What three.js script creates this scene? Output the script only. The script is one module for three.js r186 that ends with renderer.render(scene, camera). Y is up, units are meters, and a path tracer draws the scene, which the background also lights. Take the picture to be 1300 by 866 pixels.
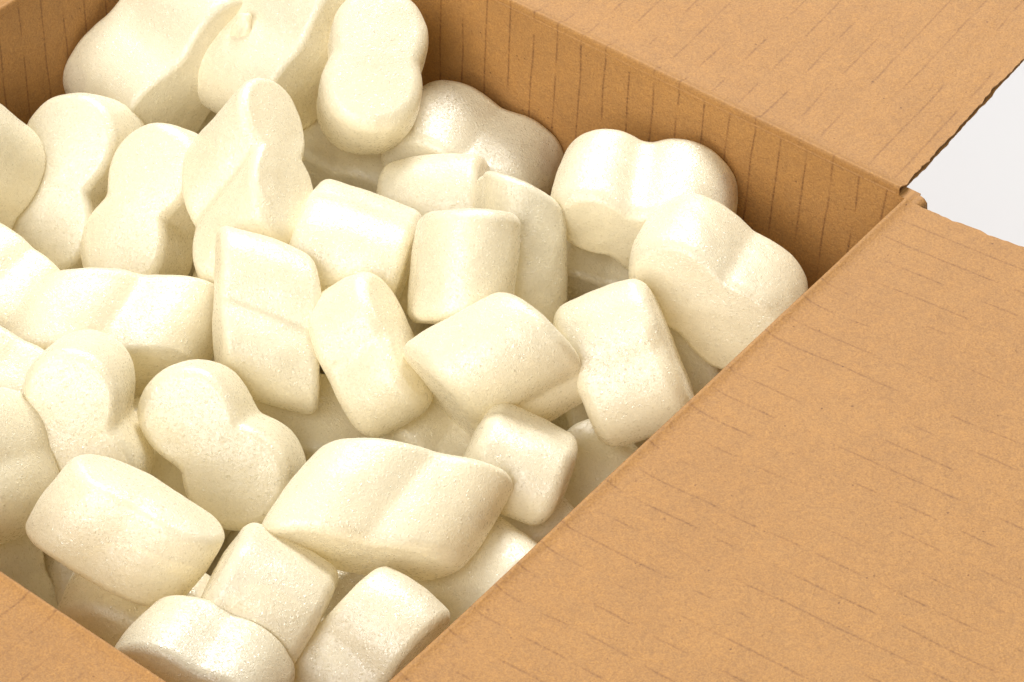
import * as THREE from 'three';
import { ImprovedNoise } from 'three/addons/math/ImprovedNoise.js';
import { mergeGeometries } from 'three/addons/utils/BufferGeometryUtils.js';
import { RectAreaLightUniformsLib } from 'three/addons/lights/RectAreaLightUniformsLib.js';

// ---------------------------------------------------------------- camera, light, exposure
const scene = new THREE.Scene();
const camera = new THREE.PerspectiveCamera(14.42, 1300 / 866, 0.02, 20);
camera.position.set(0.21353, 0.40167, 0.45223);
camera.matrixAutoUpdate = true;
camera.quaternion.setFromRotationMatrix(new THREE.Matrix4().makeBasis(
  new THREE.Vector3(0.7913956, 0.03336156, -0.61039332),
  new THREE.Vector3(-0.43432375, 0.73334755, -0.52303371),
  new THREE.Vector3(0.43018123, 0.67903489, 0.59485774)));
camera.updateMatrixWorld();

const renderer = new THREE.WebGLRenderer({ antialias: true });
renderer.setSize(1024, 682);
renderer.toneMapping = THREE.LinearToneMapping;
renderer.toneMappingExposure = 1.25;
renderer.shadowMap.enabled = true;
renderer.shadowMap.type = THREE.PCFSoftShadowMap;
scene.background = new THREE.Color().setRGB(0.2, 0.2, 0.2);   // the white studio around the table
RectAreaLightUniformsLib.init();

const HEAP = new THREE.Vector3(-0.107, -0.03, 0.11);
// each lamp is a softbox: a housing, a diffuser that glows softly and an area light just in front of it
function softbox(pos, size, intensity, color, label) {
  const g = new THREE.Group(); g.name = numbered('softbox_lamp'); scene.add(g);
  g.position.set(...pos); g.lookAt(HEAP);
  g.userData = { label, category: 'lamp' };
  const light = new THREE.RectAreaLight(color, intensity, size[0], size[1]);
  light.position.set(0, 0, 0.02); light.rotation.y = Math.PI; g.add(light);
  const d = new THREE.Mesh(new THREE.BoxGeometry(size[0], size[1], 0.004), new THREE.MeshStandardMaterial({ color: 0xffffff, emissive: color, emissiveIntensity: 0.8, roughness: 0.8 }));
  d.name = 'diffuser'; g.add(d);
  const sh = new THREE.CylinderGeometry(0.08, Math.hypot(size[0], size[1]) / 2 + 0.02, 0.2, 4, 1, false, Math.PI / 4);
  sh.rotateX(-Math.PI / 2); sh.scale(size[0] / Math.hypot(...size) * 1.4142, size[1] / Math.hypot(...size) * 1.4142, 1); sh.translate(0, 0, -0.105);
  const h = new THREE.Mesh(sh, new THREE.MeshStandardMaterial({ color: 0x151515, roughness: 0.8 }));
  h.name = 'housing'; h.castShadow = true; g.add(h);
}
const taken = {};
function numbered(n) { const k = taken[n] ?? 0; taken[n] = k + 1; return k ? `${n}_${String(k).padStart(3, '0')}` : n; }

softbox([-0.52, 0.95, -0.66], [0.42, 0.42], 31, new THREE.Color(1, 0.99, 0.97), 'large softbox lamp hung over the back of the box');
softbox([0.1, 0.85, 1.4], [1.2, 1.2], 5.2, new THREE.Color(1, 0.98, 0.95), 'softbox lamp standing beside the front of the box');

// ---------------------------------------------------------------- helpers
const noise = new ImprovedNoise();
function rand(seed) { let s = (seed * 2654435761 + 12345) >>> 0; return () => { s = (s + 0x6D2B79F5) >>> 0; let t = s; t = Math.imul(t ^ (t >>> 15), t | 1); t ^= t + Math.imul(t ^ (t >>> 7), t | 61); return ((t ^ (t >>> 14)) >>> 0) / 4294967296; }; }
function mesh(name, geo, mat, parent) { const m = new THREE.Mesh(geo, mat); m.name = name; m.castShadow = m.receiveShadow = true; parent.add(m); return m; }
function valueNoise(n, seed) {   // n x n periodic lattice
  const r = rand(seed), a = new Float32Array(n * n); for (let i = 0; i < n * n; i++) a[i] = r();
  return (x, y) => { const xi = Math.floor(x), yi = Math.floor(y); let fx = x - xi, fy = y - yi; fx = fx * fx * (3 - 2 * fx); fy = fy * fy * (3 - 2 * fy);
    const x0 = ((xi % n) + n) % n, x1 = (x0 + 1) % n, y0 = ((yi % n) + n) % n, y1 = (y0 + 1) % n;
    const p = a[y0 * n + x0], q = a[y0 * n + x1], s = a[y1 * n + x0], t = a[y1 * n + x1];
    return p + (q - p) * fx + (s - p + (p - q - s + t) * fx) * fy; };
}
function dataTex(data, n, srgb) { const t = new THREE.DataTexture(data, n, n, THREE.RGBAFormat); t.magFilter = THREE.LinearFilter; t.minFilter = THREE.LinearFilter; t.wrapS = t.wrapT = THREE.RepeatWrapping; if (srgb) t.colorSpace = THREE.SRGBColorSpace; t.needsUpdate = true; return t; }

// ---------------------------------------------------------------- kraft cardboard
const PITCH = 0.0075, TILE = 0.24;                 // flute pitch, texture side in metres (32 flutes)
function kraft(seed, lineStrength) {
  const n = 2048, col = new Uint8Array(n * n * 4), bmp = new Uint8Array(n * n * 4);
  const dark = new Float32Array(n * n), h = new Float32Array(n * n), r = rand(seed);
  // fibres
  for (let k = 0; k < 90000; k++) {
    let x = r() * n, y = r() * n, a = r() * Math.PI * 2; const len = 4 + r() * r() * 26, w = (r() < 0.62 ? -1 : 1) * (0.02 + 0.07 * r() * r()), bend = (r() - 0.5) * 0.12;
    for (let s = 0; s < len; s++) { const i = ((y | 0) & 2047) * n + ((x | 0) & 2047); dark[i] += w; h[i] += Math.abs(w) * 1.6; x += Math.cos(a); y += Math.sin(a); a += bend; if (x < 0) x += n; if (y < 0) y += n; }
  }
  for (let k = 0; k < 420; k++) {                 // darker specks of bark
    const x = r() * n, y = r() * n, s = 0.6 + r() * 1.4, d = -0.15 - 0.25 * r();
    for (let j = -3; j <= 3; j++) for (let i = -3; i <= 3; i++) { const q = i * i + j * j * (1 + r()); if (q < s * s * 1.6) dark[(((y + j) | 0) & 2047) * n + (((x + i) | 0) & 2047)] += d; }
  }
  // broken rub lines along the flute tips
  const wob = valueNoise(64, seed + 1), on = valueNoise(256, seed + 2), fine = valueNoise(512, seed + 3);
  const px = n / 32;
  for (let k = 0; k < 32; k++) for (let y = 0; y < n; y++) {
    const c = (k + 0.5) * px + (wob(k * 7.3, y / 90) - 0.5) * 5;
    const g = on(k * 3.7 + 0.5, y / 42) * 0.75 + on(k * 5.1 + 90.5, y / 150) * 0.5, f = fine(k * 9.1, y / 3);
    const a = Math.max(0, Math.min(1, (g - 0.66 + 0.36 * lineStrength) * 5)) * (0.4 + 0.8 * f) * (0.12 + 0.26 * lineStrength);
    for (let i = -4; i <= 4; i++) { const x = Math.round(c) + i, d = x - c, q = Math.exp(-d * d / 4.5) * a * 0.8 * (0.7 + 0.6 * fine(x * 0.7, y * 0.4)); const j = y * n + ((x + n) & 2047); dark[j] -= q; h[j] -= q * 1.1; }
  }
  const v1 = valueNoise(512, seed + 5), v2 = valueNoise(128, seed + 6), v3 = valueNoise(32, seed + 7), v4 = valueNoise(8, seed + 8), v5 = valueNoise(1024, seed + 9);
  for (let y = 0; y < n; y++) for (let x = 0; x < n; x++) {
    const i = y * n + x, a = v5(x / 2, y / 2) - 0.5, b = v1(x / 4, y / 4) - 0.5, c = v2(x / 16, y / 16) - 0.5, d = v3(x / 64, y / 64) - 0.5, e = v4(x / 256, y / 256) - 0.5;
    const t = 0.16 * a + 0.07 * b + 0.03 * c + 0.03 * d + 0.03 * e + dark[i], warm = 0.04 * c + 0.05 * a;
    const L = Math.max(0.25, 1 + t);
    col[i * 4] = Math.min(255, 157 * L ** 0.8 * (1 + warm * 0.3)); col[i * 4 + 1] = Math.min(255, 113 * L); col[i * 4 + 2] = Math.min(255, 60 * L ** 1.25 * (1 - warm)); col[i * 4 + 3] = 255;
    const H = 128 + 60 * (0.6 * a + 0.9 * b + 0.5 * c + h[i] * 1.3) + 26 * Math.cos((x / px) * Math.PI * 2); bmp[i * 4] = bmp[i * 4 + 1] = bmp[i * 4 + 2] = Math.max(0, Math.min(255, H)); bmp[i * 4 + 3] = 255;
  }
  return new THREE.MeshStandardMaterial({ map: dataTex(col, n, true), bumpMap: dataTex(bmp, n, false), bumpScale: 0.00035, roughness: 0.72 });
}
const kraftFlap = kraft(11, 0.42), kraftWall = kraft(29, 1.0);
const kraftCore = new THREE.MeshStandardMaterial({ color: new THREE.Color().setRGB(0.46, 0.32, 0.17), roughness: 0.95 });

// a bent sheet of paper: path [outward, up] points across, run along the fold from s0 to s1; place maps (s, outward, up) to the box
function sheet(path, thick, s0, s1, place, { seg = 60, rag = 0, seed = 1, wave = 0, u0 = 0, phase = 0 } = {}) {
  const pos = [], uv = [], idx = [], m = path.length, arc = [0], nor = [];
  for (let j = 1; j < m; j++) arc.push(arc[j - 1] + Math.hypot(path[j][0] - path[j - 1][0], path[j][1] - path[j - 1][1]));
  for (let j = 0; j < m; j++) { const a = path[Math.max(0, j - 1)], b = path[Math.min(m - 1, j + 1)], l = Math.hypot(b[0] - a[0], b[1] - a[1]) || 1; nor.push([(b[1] - a[1]) / l, -(b[0] - a[0]) / l]); }  // to the outer side
  const ragAt = (j, e) => { const x = arc[j] * 1000; return rag * (0.8 * noise.noise(x * 0.11, e * 9.7, seed) + 0.55 * noise.noise(x * 0.42, e * 3.3, seed + 5) + 0.3 * noise.noise(x * 0.8, e * 5.1, seed + 9)); };
  for (let side = 0; side < 2; side++) for (let i = 0; i <= seg; i++) for (let j = 0; j < m; j++) {
    const f = i / seg; let s = s0 + (s1 - s0) * f; s += (ragAt(j, 0) * Math.max(0, 1 - f * seg) + ragAt(j, 1) * Math.max(0, 1 - (1 - f) * seg)) ;
    const warp = wave * (noise.noise(s * 18, arc[j] * 22, seed) + 0.5 * noise.noise(s * 45, arc[j] * 40, seed + 3)) * Math.min(1, arc[j] / 0.02);
    const t = side * thick - warp;
    pos.push(...place(s, path[j][0] + nor[j][0] * t, path[j][1] + nor[j][1] * t)); uv.push((s + u0) / TILE, (arc[j] + phase) / TILE);
  }
  const at = (side, i, j) => (side * (seg + 1) + i) * m + j;
  for (let i = 0; i < seg; i++) for (let j = 0; j < m - 1; j++) {
    idx.push(at(0, i, j), at(0, i + 1, j), at(0, i + 1, j + 1), at(0, i, j), at(0, i + 1, j + 1), at(0, i, j + 1));
    idx.push(at(1, i, j), at(1, i + 1, j + 1), at(1, i + 1, j), at(1, i, j), at(1, i, j + 1), at(1, i + 1, j + 1));
  }
  const g = new THREE.BufferGeometry();
  g.setAttribute('position', new THREE.Float32BufferAttribute(pos, 3)); g.setAttribute('uv', new THREE.Float32BufferAttribute(uv, 2)); g.setIndex(idx); g.computeVertexNormals();
  // rims get vertices of their own so that the paper's edge stays crisp
  const rp = [], ru = [], ri = []; const quad = (a, b, c, d) => { const k = rp.length / 3; for (const v of [a, b, c, d]) { rp.push(pos[v * 3], pos[v * 3 + 1], pos[v * 3 + 2]); ru.push(uv[v * 2], uv[v * 2 + 1]); } ri.push(k, k + 1, k + 2, k, k + 2, k + 3); };
  for (let j = 0; j < m - 1; j++) { quad(at(0, 0, j), at(0, 0, j + 1), at(1, 0, j + 1), at(1, 0, j)); quad(at(0, seg, j + 1), at(0, seg, j), at(1, seg, j), at(1, seg, j + 1)); }
  for (let i = 0; i < seg; i++) { quad(at(0, i + 1, 0), at(0, i, 0), at(1, i, 0), at(1, i + 1, 0)); quad(at(0, i, m - 1), at(0, i + 1, m - 1), at(1, i + 1, m - 1), at(1, i, m - 1)); }
  const r = new THREE.BufferGeometry(); r.setAttribute('position', new THREE.Float32BufferAttribute(rp, 3)); r.setAttribute('uv', new THREE.Float32BufferAttribute(ru, 2)); r.setIndex(ri); r.computeVertexNormals();
  return mergeGeometries([g, r]);
}
// the fluted medium between two liners
function fluting(path, gap, depth, s0, s1, place) {
  const per = 14, n = Math.round((s1 - s0) / PITCH * per), pos = [], uv = [], idx = [], m = path.length;
  for (let i = 0; i <= n; i++) for (let j = 0; j < m; j++) {
    const s = s0 + (s1 - s0) * i / n, a = path[Math.max(0, j - 1)], b = path[Math.min(m - 1, j + 1)], l = Math.hypot(b[0] - a[0], b[1] - a[1]) || 1;
    const t = gap + depth * (0.5 + 0.5 * Math.cos(2 * Math.PI * s / PITCH));
    pos.push(...place(s, path[j][0] + (b[1] - a[1]) / l * t, path[j][1] - (b[0] - a[0]) / l * t)); uv.push(s, j);
  }
  for (let i = 0; i < n; i++) for (let j = 0; j < m - 1; j++) { const k = i * m + j; idx.push(k, k + m, k + m + 1, k, k + m + 1, k + 1); }
  const g = new THREE.BufferGeometry(); g.setAttribute('position', new THREE.Float32BufferAttribute(pos, 3)); g.setAttribute('uv', new THREE.Float32BufferAttribute(uv, 2)); g.setIndex(idx); g.computeVertexNormals(); return g;
}

// ---------------------------------------------------------------- table
const W = 0.2142, D = 0.2191, FLOOR = -0.118, T = 0.004, TF = 0.0027;   // flaps are pressed thinner than the walls
{
  const g = new THREE.PlaneGeometry(6, 6, 1, 1); g.rotateX(-Math.PI / 2);
  const m = mesh('tabletop', g, new THREE.MeshStandardMaterial({ color: new THREE.Color().setRGB(0.56, 0.553, 0.556), roughness: 0.55 }), scene);
  m.position.set(0, FLOOR - T - 0.002, 0); m.userData = { kind: 'structure', label: 'plain white tabletop under the cardboard box' };
}

// ---------------------------------------------------------------- the box
const box = new THREE.Group(); box.name = 'cardboard_box'; scene.add(box);
box.userData = { label: 'open brown corrugated cardboard box filled with foam packing peanuts', category: 'box' };
{
  const flapPath = (deg, len, dip) => {           // crease lip, shallow score, then the flap itself
    const a = deg * Math.PI / 180, c = Math.cos(a), s = Math.sin(a), p = [[0.0004, -0.007], [0.0002, -0.0045], [0.00003, -0.0025], [-0.00008, -0.0014], [-0.00014, -0.00045], [0.0000, 0.00010], [0.0004, 0.00035], [0.0010, 0.00015], [0.0018, -dip * 0.55], [0.003, -dip * 0.95], [0.0048, -dip], [0.0068, -dip * 0.8]];
    const x0 = 0.0068, y0 = -dip * 0.8, n = 110;
    for (let i = 1; i <= n; i++) { const d = len * (i / n) ** 1.2, e = Math.min(1, d / 0.016); p.push([x0 + d * c, y0 + d * s * (e * (2 - e) * 0.5 + 0.5)]); }
    return p;
  };
  const wallPath = []; for (let i = 0; i <= 14; i++) wallPath.push([0, FLOOR + (-0.0022 - FLOOR) * i / 14]);
  const sides = {
    back: { place: (s, o, u) => [s, u, -o], s0: -W - T, s1: T * 0.2, tilt: 7, len: 0.13, dip: 0.0006, fs: [-W + 0.001, -0.0030], label: 'long inside wall with upright dark flute lines', flapLabel: 'bent back flap with a dark frayed cut edge' },
    right: { place: (s, o, u) => [o, u, s], s0: 0.0002, s1: D + T, tilt: 5.5, len: 0.17, dip: 0.0004, fs: [0.0022, D - 0.001], flapLabel: 'broad bare flap with rows of faint dashes' },
    front: { place: (s, o, u) => [-s, u, D + o], s0: -T * 0.2, s1: W + T, tilt: 4, len: 0.13, dip: 0.0004, fs: [0.002, W - 0.001], flapLabel: 'small flap tip showing a light fold edge' },
    left: { place: (s, o, u) => [-W - o, u, -s], s0: -D, s1: -0.0002, tilt: 4, len: 0.17, dip: 0.0006, fs: [-D + 0.001, -0.002], label: 'shaded inside wall with upright flute lines' },
  };
  let seed = 3;
  for (const [name, S] of Object.entries(sides)) {
    seed += 7;
    const wall = mesh('wall', sheet(wallPath, T, S.s0, S.s1, S.place, { seg: 40, seed, u0: 0.031 * seed, wave: 0.0002 }), kraftWall, box); if (S.label) wall.userData.label = S.label;
    const f = new THREE.Group(); f.name = 'flap'; if (S.flapLabel) f.userData.label = S.flapLabel; box.add(f);
    const path = flapPath(S.tilt, S.len, S.dip);
    mesh('inner_liner', sheet(path, 0.00035, S.fs[0], S.fs[1], S.place, { seg: 120, rag: 0.0009, seed, wave: 0.0005, u0: 0.031 * seed, phase: 0.12 }), kraftFlap, f);
    const outer = path.slice(7).map(([o, u], j) => { const q = path.slice(7), a = q[Math.max(0, j - 1)], b = q[Math.min(q.length - 1, j + 1)], l = Math.hypot(b[0] - a[0], b[1] - a[1]); return [o + (b[1] - a[1]) / l * (TF - 0.0006), u - (b[0] - a[0]) / l * (TF - 0.0006)]; });
    mesh('outer_liner', sheet(outer, 0.00035, S.fs[0] + 0.0005, S.fs[1] - 0.0005, S.place, { seg: 60, rag: 0.0006, seed: seed + 2, wave: 0.0005, u0: 0.1 }), kraftFlap, f);
    mesh('fluted_core', fluting(path.slice(8), 0.00045, TF - 0.0012, S.fs[0] + 0.0006, S.fs[1] - 0.0006, S.place), kraftCore, f);
  }
  // the crushed end of the right fold, where the two flaps were slit apart
  const cr = new THREE.Group(); cr.name = 'crushed_corner'; box.add(cr);
  const arch = [[0.0002, -0.009], [-0.0001, -0.004], [0.0001, -0.0022], [0.0008, -0.0012], [0.0019, -0.0007], [0.0031, -0.0009], [0.0040, -0.0018], [0.0045, -0.0036], [0.0049, -0.008]];
  mesh('torn_liner', sheet(arch, 0.0004, -0.0016, 0.0030, sides.right.place, { seg: 10, rag: 0.0019, seed: 77 }), kraftFlap, cr);
  mesh('fluted_core', sheet([[0.0006, -0.0042], [0.0012, -0.0015], [0.0018, -0.0012], [0.0023, -0.0034], [0.0028, -0.0037], [0.0034, -0.0014], [0.0039, -0.0024], [0.0042, -0.0048]], 0.0003, -0.0004, 0.0032, sides.right.place, { seg: 4, rag: 0.0006, seed: 78 }), kraftCore, cr);
  const fl = new THREE.BoxGeometry(W, T, D); fl.translate(-W / 2, FLOOR - T / 2, D / 2); mesh('bottom', fl, kraftWall, box);
}

// ---------------------------------------------------------------- foam peanuts
function foam(seed) {
  const n = 1024, r = rand(seed), cells = 100, jit = []; for (let i = 0; i < cells * cells; i++) jit.push([r(), r(), r()]);
  const h = new Float32Array(n * n), s = cells / n, v1 = valueNoise(64, seed + 1), v2 = valueNoise(256, seed + 2), st = valueNoise(512, seed + 3), v3 = valueNoise(128, seed + 4);
  const bmp = new Uint8Array(n * n * 4), col = new Uint8Array(n * n * 4), rgh = new Uint8Array(n * n * 4);
  for (let y = 0; y < n; y++) for (let x = 0; x < n; x++) {
    const cx = x * s + 0.7 * (v2(x / 4, y / 4) - 0.5), cy = y * s + 0.7 * (v2(y / 4 + 9, x / 4 + 3) - 0.5), xi = Math.floor(cx), yi = Math.floor(cy); let d1 = 9, d2 = 9, id = 0, tx = 0, ty = 0;
    for (let j = -1; j <= 1; j++) for (let i = -1; i <= 1; i++) { const k = ((yi + j + cells) % cells) * cells + ((xi + i + cells) % cells), q = jit[k], dx = xi + i + q[0] - cx, dy = yi + j + q[1] - cy, d = Math.sqrt(dx * dx + dy * dy); if (d < d1) { d2 = d1; d1 = d; id = k; tx = dx; ty = dy; } else if (d < d2) d2 = d; }
    const dome = Math.min(1, (d2 - d1) * 1.6), streak = st(x / 2, y / 4) - 0.5, big = v1(x / 16, y / 16) - 0.5, mid = v2(x / 4, y / 4) - 0.5, i = (y * n + x) * 4;
    const flake = jit[id][2] > 0.82, H = 118 + 5 * dome + (flake ? 155 : 62) * (tx * (jit[id][0] - 0.5) + ty * (jit[id][1] - 0.5)) + 6 * streak + 12 * big + 7 * mid + 8 * (v3(x / 8, y / 8) - 0.5);
    bmp[i] = bmp[i + 1] = bmp[i + 2] = Math.max(0, Math.min(255, H)); bmp[i + 3] = 255;
    const c = 0.99 + 0.025 * (jit[id][2] - 0.5) + 0.02 * mid + 0.02 * big - 0.01 * (1 - dome);
    col[i] = Math.min(255, 255 * c); col[i + 1] = Math.min(255, 245 * c); col[i + 2] = Math.min(255, 214 * c); col[i + 3] = 255;
    const g = flake ? 0.25 : 0.36 + 0.08 * jit[id][1];
    rgh[i] = flake ? 200 : 255; rgh[i + 1] = 255 * g; rgh[i + 2] = 0; rgh[i + 3] = 255;   // r: light let through, g: roughness; the closed film of surface cells is shiny and lets less through
  }
  return [dataTex(col, n, true), dataTex(bmp, n, false), dataTex(rgh, n, false)];
}
const [fc, fb, fr] = foam(5);
const foamMat = new THREE.MeshPhysicalMaterial({ map: fc, bumpMap: fb, bumpScale: 0.00045, roughnessMap: fr, roughness: 1, transmissionMap: fr, transmission: 0.38, ior: 1.85 });

const smax = (a, b, k) => { const h = Math.max(0, Math.min(1, 0.5 + 0.5 * (a - b) / k)); return b + (a - b) * h + k * h * (1 - h); };
function peanutGeometry(r1, r2, a, hh, w, kx, ky, n, seed, NT, NP) {
  const rad = (th) => { const c = Math.cos(th), s = Math.sin(th), sc = Math.sqrt(c * c + 0.012), e = Math.max(0, Math.min(1, 0.5 + c)), r = r2 + (r1 - r2) * e * e * (3 - 2 * e), q = r * r - a * a * s * s; return smax(q > 0 ? a * sc + Math.sqrt(q) : 0, w, 0.0085); };
  const rnd = rand(seed * 31 + 7), ox = rnd() * 90, oy = rnd() * 90, twist = (rnd() - 0.5) * 0.2, bend = (rnd() - 0.5) * 5, lob = (rnd() - 0.5) * 0.1;
  const rr = 0.014 / n * (0.9 + 0.4 * rnd()), bulge = 0.02 + 0.05 * rnd(), dome = 0.0006 + 0.0012 * rnd(), B = 10;
  // profile of (share of the radius, inset, height): cut end, rounded rim, extruded side, rim, cut end
  const prof = [], capN = Math.round(NP * 0.4);
  for (let i = 0; i < capN; i++) prof.push([i / capN, i / capN * rr, -hh, i / capN]);
  for (let i = 0; i <= B; i++) { const q = i / B * Math.PI / 2; prof.push([1, rr * (1 - Math.sin(q)), -hh + rr * (1 - Math.cos(q)), 1]); }
  for (let i = 1; i < NP; i++) prof.push([1, 0, -hh + rr + (2 * hh - 2 * rr) * i / NP, 1]);
  for (let i = 0; i <= B; i++) { const q = i / B * Math.PI / 2; prof.push([1, rr * (1 - Math.cos(q)), hh - rr + rr * Math.sin(q), 1]); }
  for (let i = capN - 1; i >= 0; i--) prof.push([i / capN, i / capN * rr, hh, i / capN]);
  const M = prof.length, c0 = capN + B / 2, c1 = M - 1 - capN - B / 2, P = new Float32Array(M * NT * 3), arcs = [0];
  for (let t = 1; t <= NT; t++) { const t0 = (t - 1) / NT * 2 * Math.PI, t1 = t / NT * 2 * Math.PI, a0 = rad(t0), a1 = rad(t1); arcs.push(arcs[t - 1] + Math.hypot(a1 * Math.cos(t1) - a0 * Math.cos(t0), a1 * Math.sin(t1) - a0 * Math.sin(t0))); }
  for (let i = 0; i < M; i++) {
    const [sh, inset, pz, f] = prof[i], sz = pz / hh;
    for (let t = 0; t < NT; t++) {
      const th = t / NT * 2 * Math.PI, rho = Math.max(0, rad(th) * sh * (1 + bulge * (1 - sz * sz) - bulge * 0.4) * (1 + lob * sz * Math.cos(th)) - inset); let x = rho * Math.cos(th), y = rho * Math.sin(th), z = pz;
      const tw = twist * sz * 0.5, cx = x * Math.cos(tw) - y * Math.sin(tw); y = x * Math.sin(tw) + y * Math.cos(tw); x = cx;
      z += Math.sign(sz) * sz * sz * sz * sz * dome * (1 - x * x / ((a + r1) * (a + r1)) - y * y / (r1 * r1));
      z += kx * x + ky * y + bend * x * x * 0.4;
      const X = x * 1000 + ox, Y = y * 1000 + oy, Z = z * 1000;
      const d = 0.0004 * noise.noise(X * 0.075, Y * 0.075, Z * 0.075) + 0.00013 * noise.noise(X * 0.19, Y * 0.19, Z * 0.19) + 0.00003 * noise.noise(X * 0.55, Y * 0.55, Z * 0.55);
      const l = Math.hypot(x, y, z) || 1, o = (i * NT + t) * 3; P[o] = x + x / l * d * 1.6; P[o + 1] = y + y / l * d * 1.6; P[o + 2] = z + z / l * d * 1.6;
    }
  }
  const N = new Float32Array(P.length), V = (i, t) => ((i * NT) + ((t + NT) % NT)) * 3;
  for (let i = 0; i < M; i++) for (let t = 0; t < NT; t++) {
    const o = V(i, t);
    if (i === 0 || i === M - 1) { const ii = i === 0 ? 2 : M - 3; let nx = 0, ny = 0, nz = 0; for (let q = 0; q < NT; q += 1) { const a1 = V(ii, q), a2 = V(ii, q + 1), ux = P[a1] - P[o], uy = P[a1 + 1] - P[o + 1], uz = P[a1 + 2] - P[o + 2], vx = P[a2] - P[o], vy = P[a2 + 1] - P[o + 1], vz = P[a2 + 2] - P[o + 2]; nx += uy * vz - uz * vy; ny += uz * vx - ux * vz; nz += ux * vy - uy * vx; } const sg = i === 0 ? -1 : 1, l = Math.hypot(nx, ny, nz); N[o] = sg * nx / l; N[o + 1] = sg * ny / l; N[o + 2] = sg * nz / l; continue; }
    const a0 = V(i, t - 1), a1 = V(i, t + 1), b0 = V(i - 1, t), b1 = V(i + 1, t);
    const ux = P[a1] - P[a0], uy = P[a1 + 1] - P[a0 + 1], uz = P[a1 + 2] - P[a0 + 2], vx = P[b1] - P[b0], vy = P[b1 + 1] - P[b0 + 1], vz = P[b1 + 2] - P[b0 + 2];
    let nx = uy * vz - uz * vy, ny = uz * vx - ux * vz, nz = ux * vy - uy * vx; const l = Math.hypot(nx, ny, nz) || 1; N[o] = nx / l; N[o + 1] = ny / l; N[o + 2] = nz / l;
  }
  const pos = [], nor = [], uv = [], idx = [], FT = 0.04;
  const patch = (i0, i1, cap) => {
    const base = pos.length / 3;
    for (let i = i0; i <= i1; i++) for (let t = 0; t <= NT; t++) { const o = V(i, t % NT); pos.push(P[o], P[o + 1], P[o + 2]); nor.push(N[o], N[o + 1], N[o + 2]); if (cap) uv.push((P[o] + ox * 0.01) / FT, (P[o + 1] + oy * 0.01) / FT); else uv.push((arcs[t] + oy * 0.01) / FT, (P[o + 2] + ox * 0.01) / FT); }
    for (let i = 0; i < i1 - i0; i++) for (let t = 0; t < NT; t++) { const k = base + i * (NT + 1) + t, k2 = k + NT + 1; if (!(cap < 0 && i === 0)) idx.push(k, k + 1, k2 + 1); if (!(cap > 0 && i === i1 - i0 - 1)) idx.push(k, k2 + 1, k2); else idx.length; }
  };
  patch(0, c0, -1); patch(c0, c1, 0); patch(c1, M - 1, 1);
  const g = new THREE.BufferGeometry(); g.setAttribute('position', new THREE.Float32BufferAttribute(pos, 3)); g.setAttribute('normal', new THREE.Float32BufferAttribute(nor, 3)); g.setAttribute('uv', new THREE.Float32BufferAttribute(uv, 2)); g.setIndex(idx); return g;
}
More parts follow.
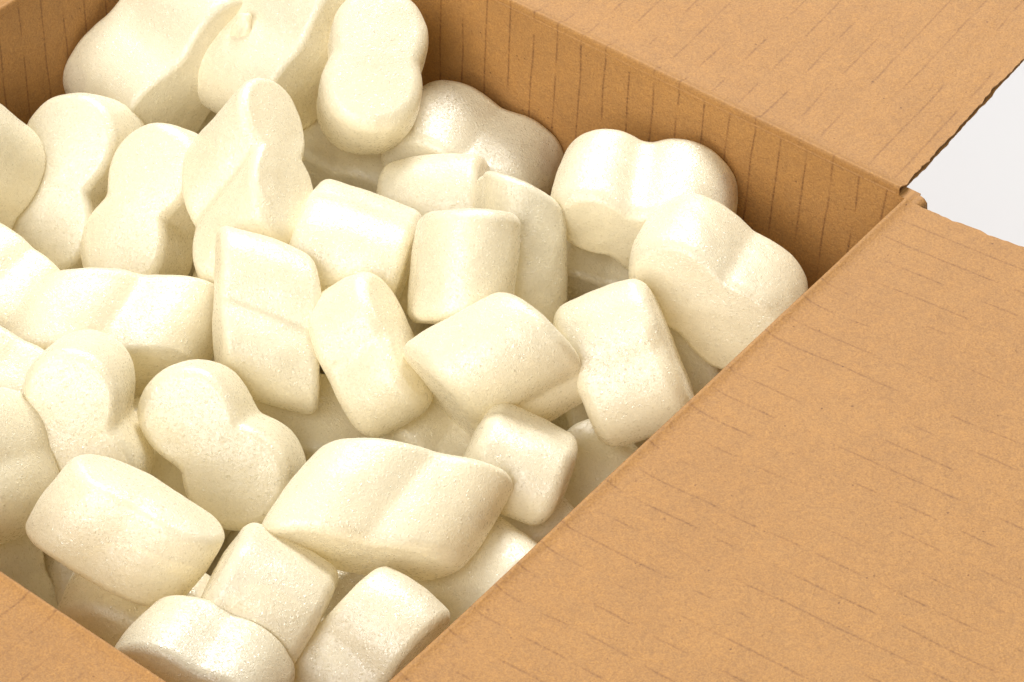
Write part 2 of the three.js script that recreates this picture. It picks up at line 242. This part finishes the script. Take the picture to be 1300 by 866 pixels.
// code, centre (mm), turn (quaternion), lobe radii, half spacing, half length, waist (mm), cut slopes, squareness
const PEANUTS = [
["b45",-195.1,-56.8,40.3,0.6404,-0.0418,0.686,-0.3429,12.78,12.78,8.69,13.29,9.46,0,0,7.0],
["b44",-151.9,-52.2,28.2,0.0272,0.1997,-0.1184,0.9723,12.64,12.64,9.61,13.15,9.36,0,0,7.0],
["b47",-115.1,-68.8,48.9,0.7716,-0.1631,0.5069,-0.3479,10.5,10.5,8.59,12.41,7.77,0,0,7.0],
["b36",-98.9,-56.8,109.2,-0.031,-0.2123,0.1072,-0.9708,11.33,11.33,9.52,11.78,8.38,0,0,7.0],
["b37",-67.6,-55.3,89.9,-0.1255,-0.0758,0.2134,-0.9659,9.93,9.93,8.12,9.93,7.35,0,0,7.0],
["b39",-46.7,-72.8,52.0,0.5754,-0.0878,0.458,-0.6719,11.62,11.62,8.83,12.09,8.6,0,0,7.0],
["b50",-30.4,-55.5,34.4,0.2118,0.0025,0.3378,-0.9171,11.92,11.92,9.06,12.39,8.82,0,0,7.0],
["b52",-109.3,-55.0,143.0,-0.0958,0.09,-0.2218,0.9662,11.08,11.08,8.42,11.53,8.2,0,0,7.0],
["b40",-33.2,-64.9,79.1,-0.6024,0.2129,-0.7366,0.2217,11.34,11.34,7.71,11.8,8.39,0,0,7.0],
["b41",-37.7,-58.7,106.2,-0.5537,0.2026,-0.789,0.1727,10.89,10.89,7.4,11.32,8.06,0,0,7.0],
["b42",-25.3,-49.1,130.3,0.6205,-0.1616,0.6955,-0.3244,10.95,10.95,7.45,11.39,8.1,0,0,7.0],
["b43",-63.7,-73.7,124.5,0.2256,0.0585,0.3965,-0.888,10.69,10.69,8.12,11.12,7.91,0,0,7.0],
["b54",-56.9,-66.2,146.4,0.6464,-0.1352,0.5801,-0.4767,10.8,10.8,7.34,11.23,7.99,0,0,7.0],
["b53",-51.2,-55.9,168.2,0.1615,-0.1637,0.1481,-0.9619,10.69,10.69,8.12,11.11,7.91,0,0,7.0],
["b32",-105.6,-64.3,173.1,0.5608,-0.0464,0.5621,-0.6061,10.2,10.2,7.65,11.05,7.55,0,0,7.0],
["b33",-73.9,-40.9,185.8,0.0577,-0.2092,0.1006,-0.971,10.53,10.53,7.16,10.96,7.8,0,0,7.0],
["b34",-115.2,-53.5,194.5,0.2256,0.0585,0.3965,-0.888,10.91,10.91,8.29,11.35,8.07,0,0,7.0],
["8",-70.1,-48.7,20.2,0.1298,0.2559,-0.0843,0.9542,11.91,11.91,10.01,11.44,8.82,0,0,7.0],
["5",-62.7,-22.6,20.7,-0.0101,-0.2428,0.1344,-0.9607,13.71,9.79,10.28,13.22,8.42,0,0,5.5],
["4",-116.1,-40.6,16.2,-0.0232,-0.1176,0.0764,-0.9898,10.92,12.9,9.93,12.9,8.95,0,0,5.0],
["1",-195.9,-26.9,46.6,-0.2129,-0.6024,-0.2217,-0.7366,13.43,13.94,13.17,14.46,11.82,0,0,7.0],
["2",-168.9,-19.5,29.8,-0.22,-0.638,-0.2598,-0.6907,13.05,13.05,11.48,13.57,11.48,0,0,7.0],
["3",-140.0,-16.2,29.1,-0.5592,-0.1497,-0.5157,0.6316,12.37,12.11,7.34,11.34,6.54,0,0,5.25],
["11",-106.2,-41.5,44.8,-0.8509,0.1466,-0.4482,0.2313,10.59,10.59,9.62,12.99,7.83,0,0,7.0],
["9",-78.5,-31.8,46.9,0.7364,0.4682,0.0154,-0.4881,9.56,9.56,7.64,16.24,7.07,0,-0.45,7.0],
["10",-76.9,-18.3,71.4,0.7609,0.4668,0.0399,-0.4489,11.16,10.92,6.06,12.82,8.08,0,0.1,5.25],
["12",-109.5,-29.6,73.4,-0.8354,-0.1076,-0.5074,-0.182,12.41,11.93,7.4,13.37,8.83,0,0,5.25],
["14",-187.3,-39.3,91.9,-0.3466,-0.1988,-0.6259,0.6698,13.67,12.69,11.23,11.23,7.62,0,0,7.0],
["16",-200.0,-28.5,116.3,-0.2682,-0.3471,-0.6547,0.6156,12.19,12.19,8.29,12.68,9.02,0,0,7.0],
["15",-162.5,-37.4,88.1,0.3343,0.2325,0.6452,-0.6464,11.83,11.83,10.38,11.1,7.1,0,0,7.0],
["13",-136.5,-21.6,80.6,0.8794,0.0591,0.2063,-0.4249,11.2,11.2,9.74,13.63,5.6,-0.45,0,5.75],
["17",-172.8,-40.3,133.8,0.0113,-0.0703,0.2288,-0.9709,11.63,11.63,6.98,12.09,8.6,0,0,7.0],
["6",-29.7,-22.2,33.6,-0.1053,0.1176,-0.1959,0.9678,11.87,11.87,9.49,12.34,9.49,0,0,5.5],
["19",-107.2,-27.6,107.6,0.7981,-0.3131,0.5147,-0.0079,9.51,9.97,8.35,12.06,5.7,0.35,0,7],
["20",-82.3,-30.2,99.0,0.8631,-0.1747,0.2282,-0.4153,9.38,9.84,8.24,8.69,8.07,-0.1,0,6.5],
["18",-138.5,-36.7,126.7,-0.0601,-0.1612,0.1537,-0.973,11.48,11.94,10.33,12.86,9.18,-0.45,0,7.0],
["21",-54.7,-27.2,86.5,-0.6262,0.706,-0.0348,0.3288,11.84,11.39,7.97,14.12,8.43,0,-0.37,5.25],
["7",-33.4,-27.6,65.4,-0.8605,0.2882,-0.2596,0.3303,11.0,11.0,6.87,11.45,8.8,0,0,5.0],
["27",-143.1,-33.5,162.1,-0.093,-0.1198,0.1854,-0.9709,11.19,11.19,6.72,11.64,8.28,0,0,7.0],
["25",-114.9,-26.9,159.4,0.3742,-0.0512,0.5064,-0.7752,11.53,10.64,8.87,11.53,5.96,0,0,7.0],
["24",-93.1,-34.4,139.5,-0.3745,0.0966,-0.2755,0.88,12.35,10.81,9.15,10.59,6.27,0,0,7.0],
["26",-120.7,-24.2,185.4,0.2318,0.0863,0.4247,-0.8709,10.87,10.87,5.65,11.3,8.04,0,0,7.0],
["22",-35.7,-33.3,102.8,0.8085,0.1111,0.5234,0.2449,9.22,9.22,5.71,10.54,6.82,0,0,5.0],
["23",-43.8,-24.3,139.2,0.0774,0.0641,-0.2245,0.9693,11.2,11.63,8.4,13.78,8.96,-0.55,0,5.75],
["28",-79.2,-17.8,183.9,0.8664,-0.2354,0.0433,-0.4383,9.36,9.36,8.51,10.21,9.54,0.2,0,8],
["29",-50.1,-28.8,172.8,0.8028,0.0927,0.505,0.3031,12.49,11.66,3.75,11.24,8.63,0,0,5.25],
["31",-45.6,-26.3,197.6,-0.1156,0.1685,-0.1424,0.9685,10.55,9.74,6.9,10.14,7.99,0,0,7.0],
["30",-28.2,-35.9,166.7,-0.6274,0.3134,-0.6998,0.1358,9.4,10.22,8.18,9.4,8.09,0,0,7.0],
["f0",-37.1,-99.6,133.6,0.3016,0.3802,-0.3002,-0.8212,11.29,11.05,8.7,10.18,8.18,-0.16,0.22,5.01],
["f1",-70.5,-95.5,26.4,0.4556,0.0633,-0.3401,-0.8202,10.04,11.26,7.82,11.03,7.43,0.28,0.08,6.85],
["f2",-122.7,-105.1,77.5,0.9167,0.0095,0.365,0.1623,9.79,9.88,9.87,12.28,7.25,0.04,-0.19,7.21],
["f3",-89.9,-99.7,199.8,-0.359,0.1151,-0.6754,-0.6339,10.34,11.13,7.68,9.54,7.65,0.1,0.18,6.28],
["f4",-163.7,-98.5,178.6,0.6825,-0.7052,-0.1011,0.1636,10.3,9.91,8.9,9.65,7.33,-0.23,0.25,7.1],
["f5",-137.6,-105.0,179.5,0.4741,0.2717,0.4806,-0.6858,10.12,11.38,7.31,11.12,7.49,0.25,0.09,6.53],
["f6",-33.3,-101.2,21.1,0.2715,-0.4385,0.0487,0.8554,10.8,9.93,7.71,11.19,7.35,0.36,-0.07,5.63],
["f7",-194.6,-105.0,26.5,0.0953,-0.0233,0.0317,-0.9947,10.92,9.69,8.82,11.68,7.17,0.22,0.2,6.69],
["f8",-161.2,-98.5,103.4,0.1162,0.4217,-0.4366,0.7862,10.26,11.16,9.45,12.26,7.59,-0.09,-0.22,6.9],
["f9",-116.4,-100.0,139.7,0.4014,-0.4193,-0.5802,-0.5714,10.51,9.75,7.97,10.03,7.21,0.29,-0.01,5.46],
["f10",-142.0,-94.6,46.8,-0.6113,-0.6791,0.3736,-0.1595,10.86,10.97,9.63,10.4,8.04,-0.27,0.15,5.41],
["f11",-82.3,-93.9,107.5,0.519,0.8009,0.2949,0.0479,9.67,10.63,10.04,11.17,7.16,0.35,-0.28,6.13],
["f12",-189.0,-98.8,113.5,0.2357,-0.5015,-0.4481,-0.7015,9.57,10.28,10.21,12.08,7.08,0.06,0.03,6.66],
["f13",-149.5,-96.6,133.7,0.1765,0.3824,0.8322,-0.3606,10.13,10.91,8.08,11.81,7.5,-0.35,0.14,7.04],
["f14",-24.6,-100.6,73.5,0.322,0.8417,0.2325,0.3657,10.48,9.78,9.18,10.82,7.24,0.11,-0.22,5.35],
["f15",-56.6,-101.1,206.4,-0.6697,0.0434,0.1015,-0.7344,11.48,10.72,9.64,11.5,7.94,0.14,0.04,7.38],
["f16",-70.8,-99.1,136.5,-0.2159,-0.2086,-0.5435,-0.7839,11.13,9.74,7.96,11.05,7.2,-0.37,0.03,7.12],
["f17",-56.5,-89.5,180.4,-0.7344,0.5072,0.3522,0.2817,9.93,10.98,8.94,12.27,7.35,-0.18,0.04,6.27],
["f18",-52.1,-101.2,110.8,-0.9267,0.1053,0.165,-0.3207,10.67,10.48,8.02,10.0,7.76,0.1,0.19,5.34],
["f19",-197.2,-102.7,71.0,-0.2423,-0.6942,-0.1617,0.6582,10.12,11.06,9.83,9.54,7.49,0.3,-0.2,6.14],
["f20",-79.4,-95.3,165.2,-0.3809,-0.348,-0.8009,0.3038,10.89,9.76,10.59,12.22,7.22,-0.32,-0.24,5.83],
["f21",-164.8,-92.9,67.7,-0.0965,0.6317,-0.7597,0.1206,10.63,10.84,9.53,11.91,7.87,-0.22,-0.16,5.69],
["f22",-15.2,-102.3,182.1,0.5547,0.3806,-0.6871,0.2746,10.9,10.17,9.27,10.48,7.53,-0.4,-0.28,6.38],
["f23",-121.7,-105.2,20.4,-0.7896,-0.0146,0.6067,-0.0914,10.67,11.4,7.75,11.95,7.89,0.11,0.01,5.04],
["f24",-44.4,-70.9,204.1,0.5431,-0.6335,0.5443,-0.0861,10.51,10.37,9.09,12.35,7.67,0.36,-0.23,5.38],
["f25",-171.6,-95.2,202.1,0.0652,-0.4188,-0.6009,-0.6777,10.94,10.17,8.31,11.31,7.52,0.34,-0.27,7.02],
["f26",-109.7,-92.3,195.4,0.8237,0.4446,-0.307,0.172,10.36,9.91,9.13,11.49,7.33,-0.17,-0.06,6.16],
["f27",-87.8,-103.2,74.3,0.1337,-0.3974,0.1581,0.894,9.73,10.63,9.35,11.8,7.2,0.19,-0.15,7.48],
["f28",-190.3,-96.0,172.4,0.3729,0.6093,-0.4795,-0.5097,9.51,10.24,9.83,12.38,7.04,-0.3,0.22,6.63],
["f29",-181.6,-94.6,138.7,-0.2255,0.5562,-0.7944,-0.0933,9.53,9.89,11.09,10.59,7.05,0.25,0.03,6.28],
["f30",-23.9,-84.5,116.0,-0.4957,-0.0709,-0.0957,-0.8603,11.25,10.11,10.22,9.88,7.48,0.31,-0.01,5.31],
["f31",-134.5,-70.6,147.9,-0.768,0.0805,0.0962,-0.6281,11.33,11.44,8.72,11.65,8.39,0.29,0.21,5.9],
["f32",-105.3,-100.0,48.2,-0.5463,-0.5603,-0.5478,-0.2957,10.57,9.6,8.29,12.32,7.1,-0.26,-0.05,6.37],
["f33",-142.2,-81.3,87.8,0.0319,-0.9633,0.2417,-0.1128,10.39,10.8,9.07,12.38,7.69,-0.29,0.28,6.66],
["f34",-97.9,-95.9,19.1,0.7252,-0.0497,0.6675,0.1615,10.89,10.26,8.21,10.47,7.59,-0.01,0.02,6.74],
["f35",-43.4,-96.5,154.7,-0.1841,-0.6957,-0.506,-0.4754,10.08,11.14,8.69,11.74,7.46,-0.29,-0.12,7.05],
["f36",-64.4,-94.5,55.2,-0.0906,0.7029,-0.3792,-0.5949,11.15,10.96,7.51,11.74,8.11,0.16,0.2,5.74],
["f37",-19.4,-88.1,42.1,-0.813,-0.1662,0.2465,-0.5006,11.43,11.21,7.1,11.44,8.29,-0.06,-0.18,5.27],
["f38",-138.7,-78.9,190.0,0.3979,-0.2732,-0.13,0.8661,11.42,10.99,7.54,12.06,8.13,0.16,-0.11,5.98],
["f39",-181.9,-63.7,177.7,-0.1464,-0.7135,0.0255,0.6847,9.93,10.26,8.39,10.49,7.35,-0.35,-0.06,6.12],
["f40",-169.8,-69.0,99.1,0.7963,0.2993,0.3639,-0.3792,9.84,10.58,9.17,10.53,7.28,0.12,0.02,6.72],
["f41",-181.6,-83.1,45.5,0.3797,-0.9052,-0.0797,0.1735,11.02,10.85,9.41,9.55,8.03,-0.22,0.01,6.76],
["f42",-92.6,-82.1,131.9,0.6667,0.4892,0.0058,0.5622,10.03,10.0,8.87,11.85,7.4,-0.31,-0.18,6.32],
["f43",-185.9,-69.6,145.7,-0.3869,0.8182,-0.3074,0.2941,9.52,10.15,11.05,10.11,7.04,-0.39,-0.0,5.19],
["f44",-151.6,-95.6,16.5,0.1361,0.4983,-0.4687,-0.7166,10.21,10.32,10.35,10.5,7.56,-0.4,-0.16,5.83],
["f45",-20.8,-74.0,176.2,-0.1091,-0.9626,0.2478,-0.0081,11.15,10.97,9.65,12.27,8.12,-0.35,0.16,6.16],
["f46",-90.0,-70.3,13.1,0.3415,-0.2687,0.3879,-0.8128,9.79,10.02,10.32,11.9,7.24,0.33,0.22,6.25],
["f47",-199.4,-77.0,97.4,-0.656,-0.6016,0.3131,0.3312,10.91,11.05,8.75,10.65,8.07,-0.22,0.21,5.31],
["f48",-46.4,-90.6,82.9,-0.3307,0.1599,0.8602,0.3537,9.53,11.49,7.86,10.44,7.05,0.01,-0.17,5.52],
["f49",-116.3,-76.9,107.6,-0.2131,-0.6773,0.6102,0.3513,9.63,9.74,9.82,12.05,7.13,0.19,0.2,6.45],
["f50",-12.3,-81.0,88.2,-0.0631,0.6269,-0.0919,0.7711,10.59,10.89,7.94,10.95,7.83,-0.12,-0.15,5.74],
["f51",-141.3,-58.7,74.7,-0.3652,0.6014,-0.4999,-0.505,10.17,11.21,7.55,11.56,7.53,0.16,0.29,5.06],
["f52",-192.3,-67.9,122.2,0.4026,0.5456,-0.5591,-0.4772,9.72,10.81,7.96,11.52,7.19,0.17,0.13,6.66],
["f53",-107.9,-88.1,160.7,0.0092,-0.9978,-0.0519,-0.0407,11.41,10.69,8.99,11.25,7.91,-0.34,0.06,5.6],
["f54",-49.7,-80.3,16.7,-0.5455,0.0108,0.6727,-0.4999,10.16,11.26,8.11,10.46,7.52,0.4,0.19,7.12],
["f55",-168.3,-67.7,64.3,0.2094,-0.7022,0.6738,0.095,11.23,9.86,8.97,12.06,7.3,-0.18,0.02,6.77],
["f56",-84.1,-75.8,41.2,0.2858,-0.1672,0.9017,-0.2781,11.03,10.29,8.86,10.29,7.62,0.33,0.21,6.79],
["f57",-121.0,-81.9,21.2,0.6549,-0.3334,-0.3491,-0.5815,10.38,11.15,8.87,10.99,7.68,0.03,0.13,7.13],
["f58",-18.1,-78.1,141.3,-0.2263,-0.0658,0.9404,0.2453,10.45,11.28,8.84,9.66,7.74,-0.35,0.17,7.36],
["f59",-80.6,-62.7,200.7,0.4997,-0.1388,-0.0769,-0.8515,11.4,9.57,7.56,9.73,7.08,-0.24,-0.13,7.14],
["f60",-67.5,-82.1,93.2,-0.3634,0.5208,0.6262,0.4522,9.74,10.06,8.6,9.99,7.21,-0.29,0.14,5.79],
["f61",-147.3,-63.4,124.2,-0.7679,-0.1092,0.045,-0.6296,10.57,11.5,9.06,11.02,7.82,-0.04,0.21,7.4],
["f62",-197.0,-83.3,12.3,-0.2635,-0.9191,0.2901,-0.0413,10.18,11.12,7.65,9.92,7.53,-0.36,-0.16,6.96],
["f63",-87.9,-68.1,76.9,-0.6127,-0.1885,-0.7501,0.1625,9.99,9.7,8.28,11.41,7.18,-0.33,0.26,5.78],
["f64",-197.9,-85.9,204.1,-0.5944,-0.656,-0.3159,-0.3413,11.33,11.15,9.2,9.87,8.25,-0.09,0.1,5.25],
["f65",-165.4,-74.1,20.9,0.9497,-0.0448,0.2604,0.168,9.54,10.66,8.0,10.02,7.06,-0.29,0.01,6.01]
];
const LABELS = {
  "1": 'big two-lobed foam peanut leaning on the shaded inside wall by its corner',
  "2": 'foam peanut with a small torn lump on its side, near the inside corner',
  "3": 'upright snowman-shaped foam peanut standing proud against the long lined wall',
  "4": 'two-lobed foam peanut resting on the long wall beside the snowman-shaped one',
  "5": 'foam peanut with one fat and one small lobe against the long wall',
  "6": 'pale two-lobed foam peanut wedged between the long wall and the broad flap',
  "7": 'blocky two-lobed foam peanut beside the broad flap edge, groove across its middle',
  "8": 'half hidden foam peanut under the fat-lobed one by the long wall',
  "9": 'tall smooth foam peanut with slanted top, standing behind the squarish drum one',
  "10": 'squarish drum-like foam peanut in front of the tall slant-topped one',
  "11": 'short flat-topped foam peanut behind the squarish drum, below the snowman-shaped one',
  "12": 'smooth barrel-shaped foam peanut lying on its side with a bright top',
  "13": 'large pointed foam peanut with a diagonal groove and a narrow cut end',
  "14": 'figure-eight foam peanut standing on end beside the shaded inside wall',
  "15": 'figure-eight foam peanut leaning back, between the pointed one and the shaded wall',
  "16": 'foam peanut pressed against the shaded inside wall, only one lobe showing',
  "17": 'foam peanut wedged below the wall-side pieces, beside the long grooved one',
  "18": 'long low foam peanut lying flat with a soft groove and pointed end',
  "19": 'upright slanted block of foam peanut with a groove between two square lobes',
  "20": 'narrow wedge-like foam peanut leaning between the slanted block and the diamond-shaped one',
  "21": 'smooth diamond-shaped foam peanut lying flat in the middle of the pile',
  "22": 'small drum-shaped foam peanut beside the edge of the broad flap',
  "23": 'largest foam peanut, a wide lens-shaped one with two bright lobes',
  "24": 'keyhole-shaped foam peanut showing its flat cut face, one lobe larger',
  "25": 'figure-eight foam peanut standing with a narrow waist behind the smooth brick-like one',
  "26": 'foam peanut next to the brick-like one, partly out of sight beside it',
  "27": 'foam peanut mostly hidden behind the narrow-waisted figure-eight one',
  "28": 'smooth brick-like foam peanut without a groove, lying tilted above a dark gap',
  "29": 'squat marshmallow-like foam peanut between the brick-like one and the lens-shaped one',
  "30": 'glittering two-lobed foam peanut half covered by the broad flap, beside the marshmallow-like one',
  "31": 'two-lobed foam peanut with a bright rounded top behind the small flap tip',
  "b45": 'dim foam peanut in the gap under the torn-lump one',
  "b44": 'dim foam peanut lying below the snowman-shaped one',
  "b47": 'foam peanut glimpsed between the squarish drum and the wedge-like one',
  "b36": 'shaded foam peanut in the gap under the upright slanted block',
  "b37": 'foam peanut with a bright ridge lying under the diamond-shaped one',
  "b39": 'foam peanut deep below the blocky one beside the broad flap',
  "b50": 'sliver of foam peanut below the pale one wedged at the flap',
  "b52": 'shaded foam peanut beneath the keyhole-shaped one',
  "b40": 'foam peanut peeking out below the small drum at the flap edge',
  "b41": 'foam peanut between the lens-shaped one and the broad flap',
  "b42": 'low foam peanut cut off by the broad flap beside the glittering one',
  "b43": 'foam peanut lying under the front of the lens-shaped one',
  "b54": 'shaded foam peanut in the gap between the marshmallow-like and glittering ones',
  "b53": 'shaded foam peanut under the marshmallow-like one',
  "b32": 'shadowed foam peanut under the brick-like one behind the small flap tip',
  "b33": 'foam peanut behind the bright rounded top near the small flap tip',
  "b34": 'foam peanut against the small flap, only an edge showing'
};
PEANUTS.forEach((p, i) => {
  const [code, x, y, z, qx, qy, qz, qw, r1, r2, a, h, w, kx, ky, n] = p, deep = code[0] === 'f';
  const m = mesh(numbered('packing_peanut'), peanutGeometry(r1 / 1000, r2 / 1000, a / 1000, h / 1000, w / 1000, kx, ky, n, i + 1, deep ? 64 : 120, deep ? 10 : 18), foamMat, scene);
  m.position.set(x / 1000, y / 1000, z / 1000); m.quaternion.set(qx, qy, qz, qw);
  if (code === '2') {                              // a small torn lump on its side
    const g = new THREE.SphereGeometry(0.0036, 28, 20), q = g.attributes.position;
    for (let k = 0; k < q.count; k++) { const f = 1 + 0.28 * noise.noise(q.getX(k) * 420, q.getY(k) * 420, q.getZ(k) * 420 + 3); q.setXYZ(k, q.getX(k) * f * 1.4, q.getY(k) * f * 0.5, q.getZ(k) * f * 0.8); }
    g.attributes.uv.array.forEach((v, k, u) => { u[k] = v * 0.5; }); g.computeVertexNormals(); const lump = mesh('torn_lump', g, foamMat, m); lump.position.set(-0.0044, 0.0125, -0.0039); lump.rotation.set(0.4, 0.3, 0.5);
  }
  m.userData = { label: LABELS[code] ?? 'cream foam packing peanut buried in the pile, glimpsed in a gap at most', category: 'packing peanut', group: 'foam packing peanuts in the box' };
});

renderer.render(scene, camera);
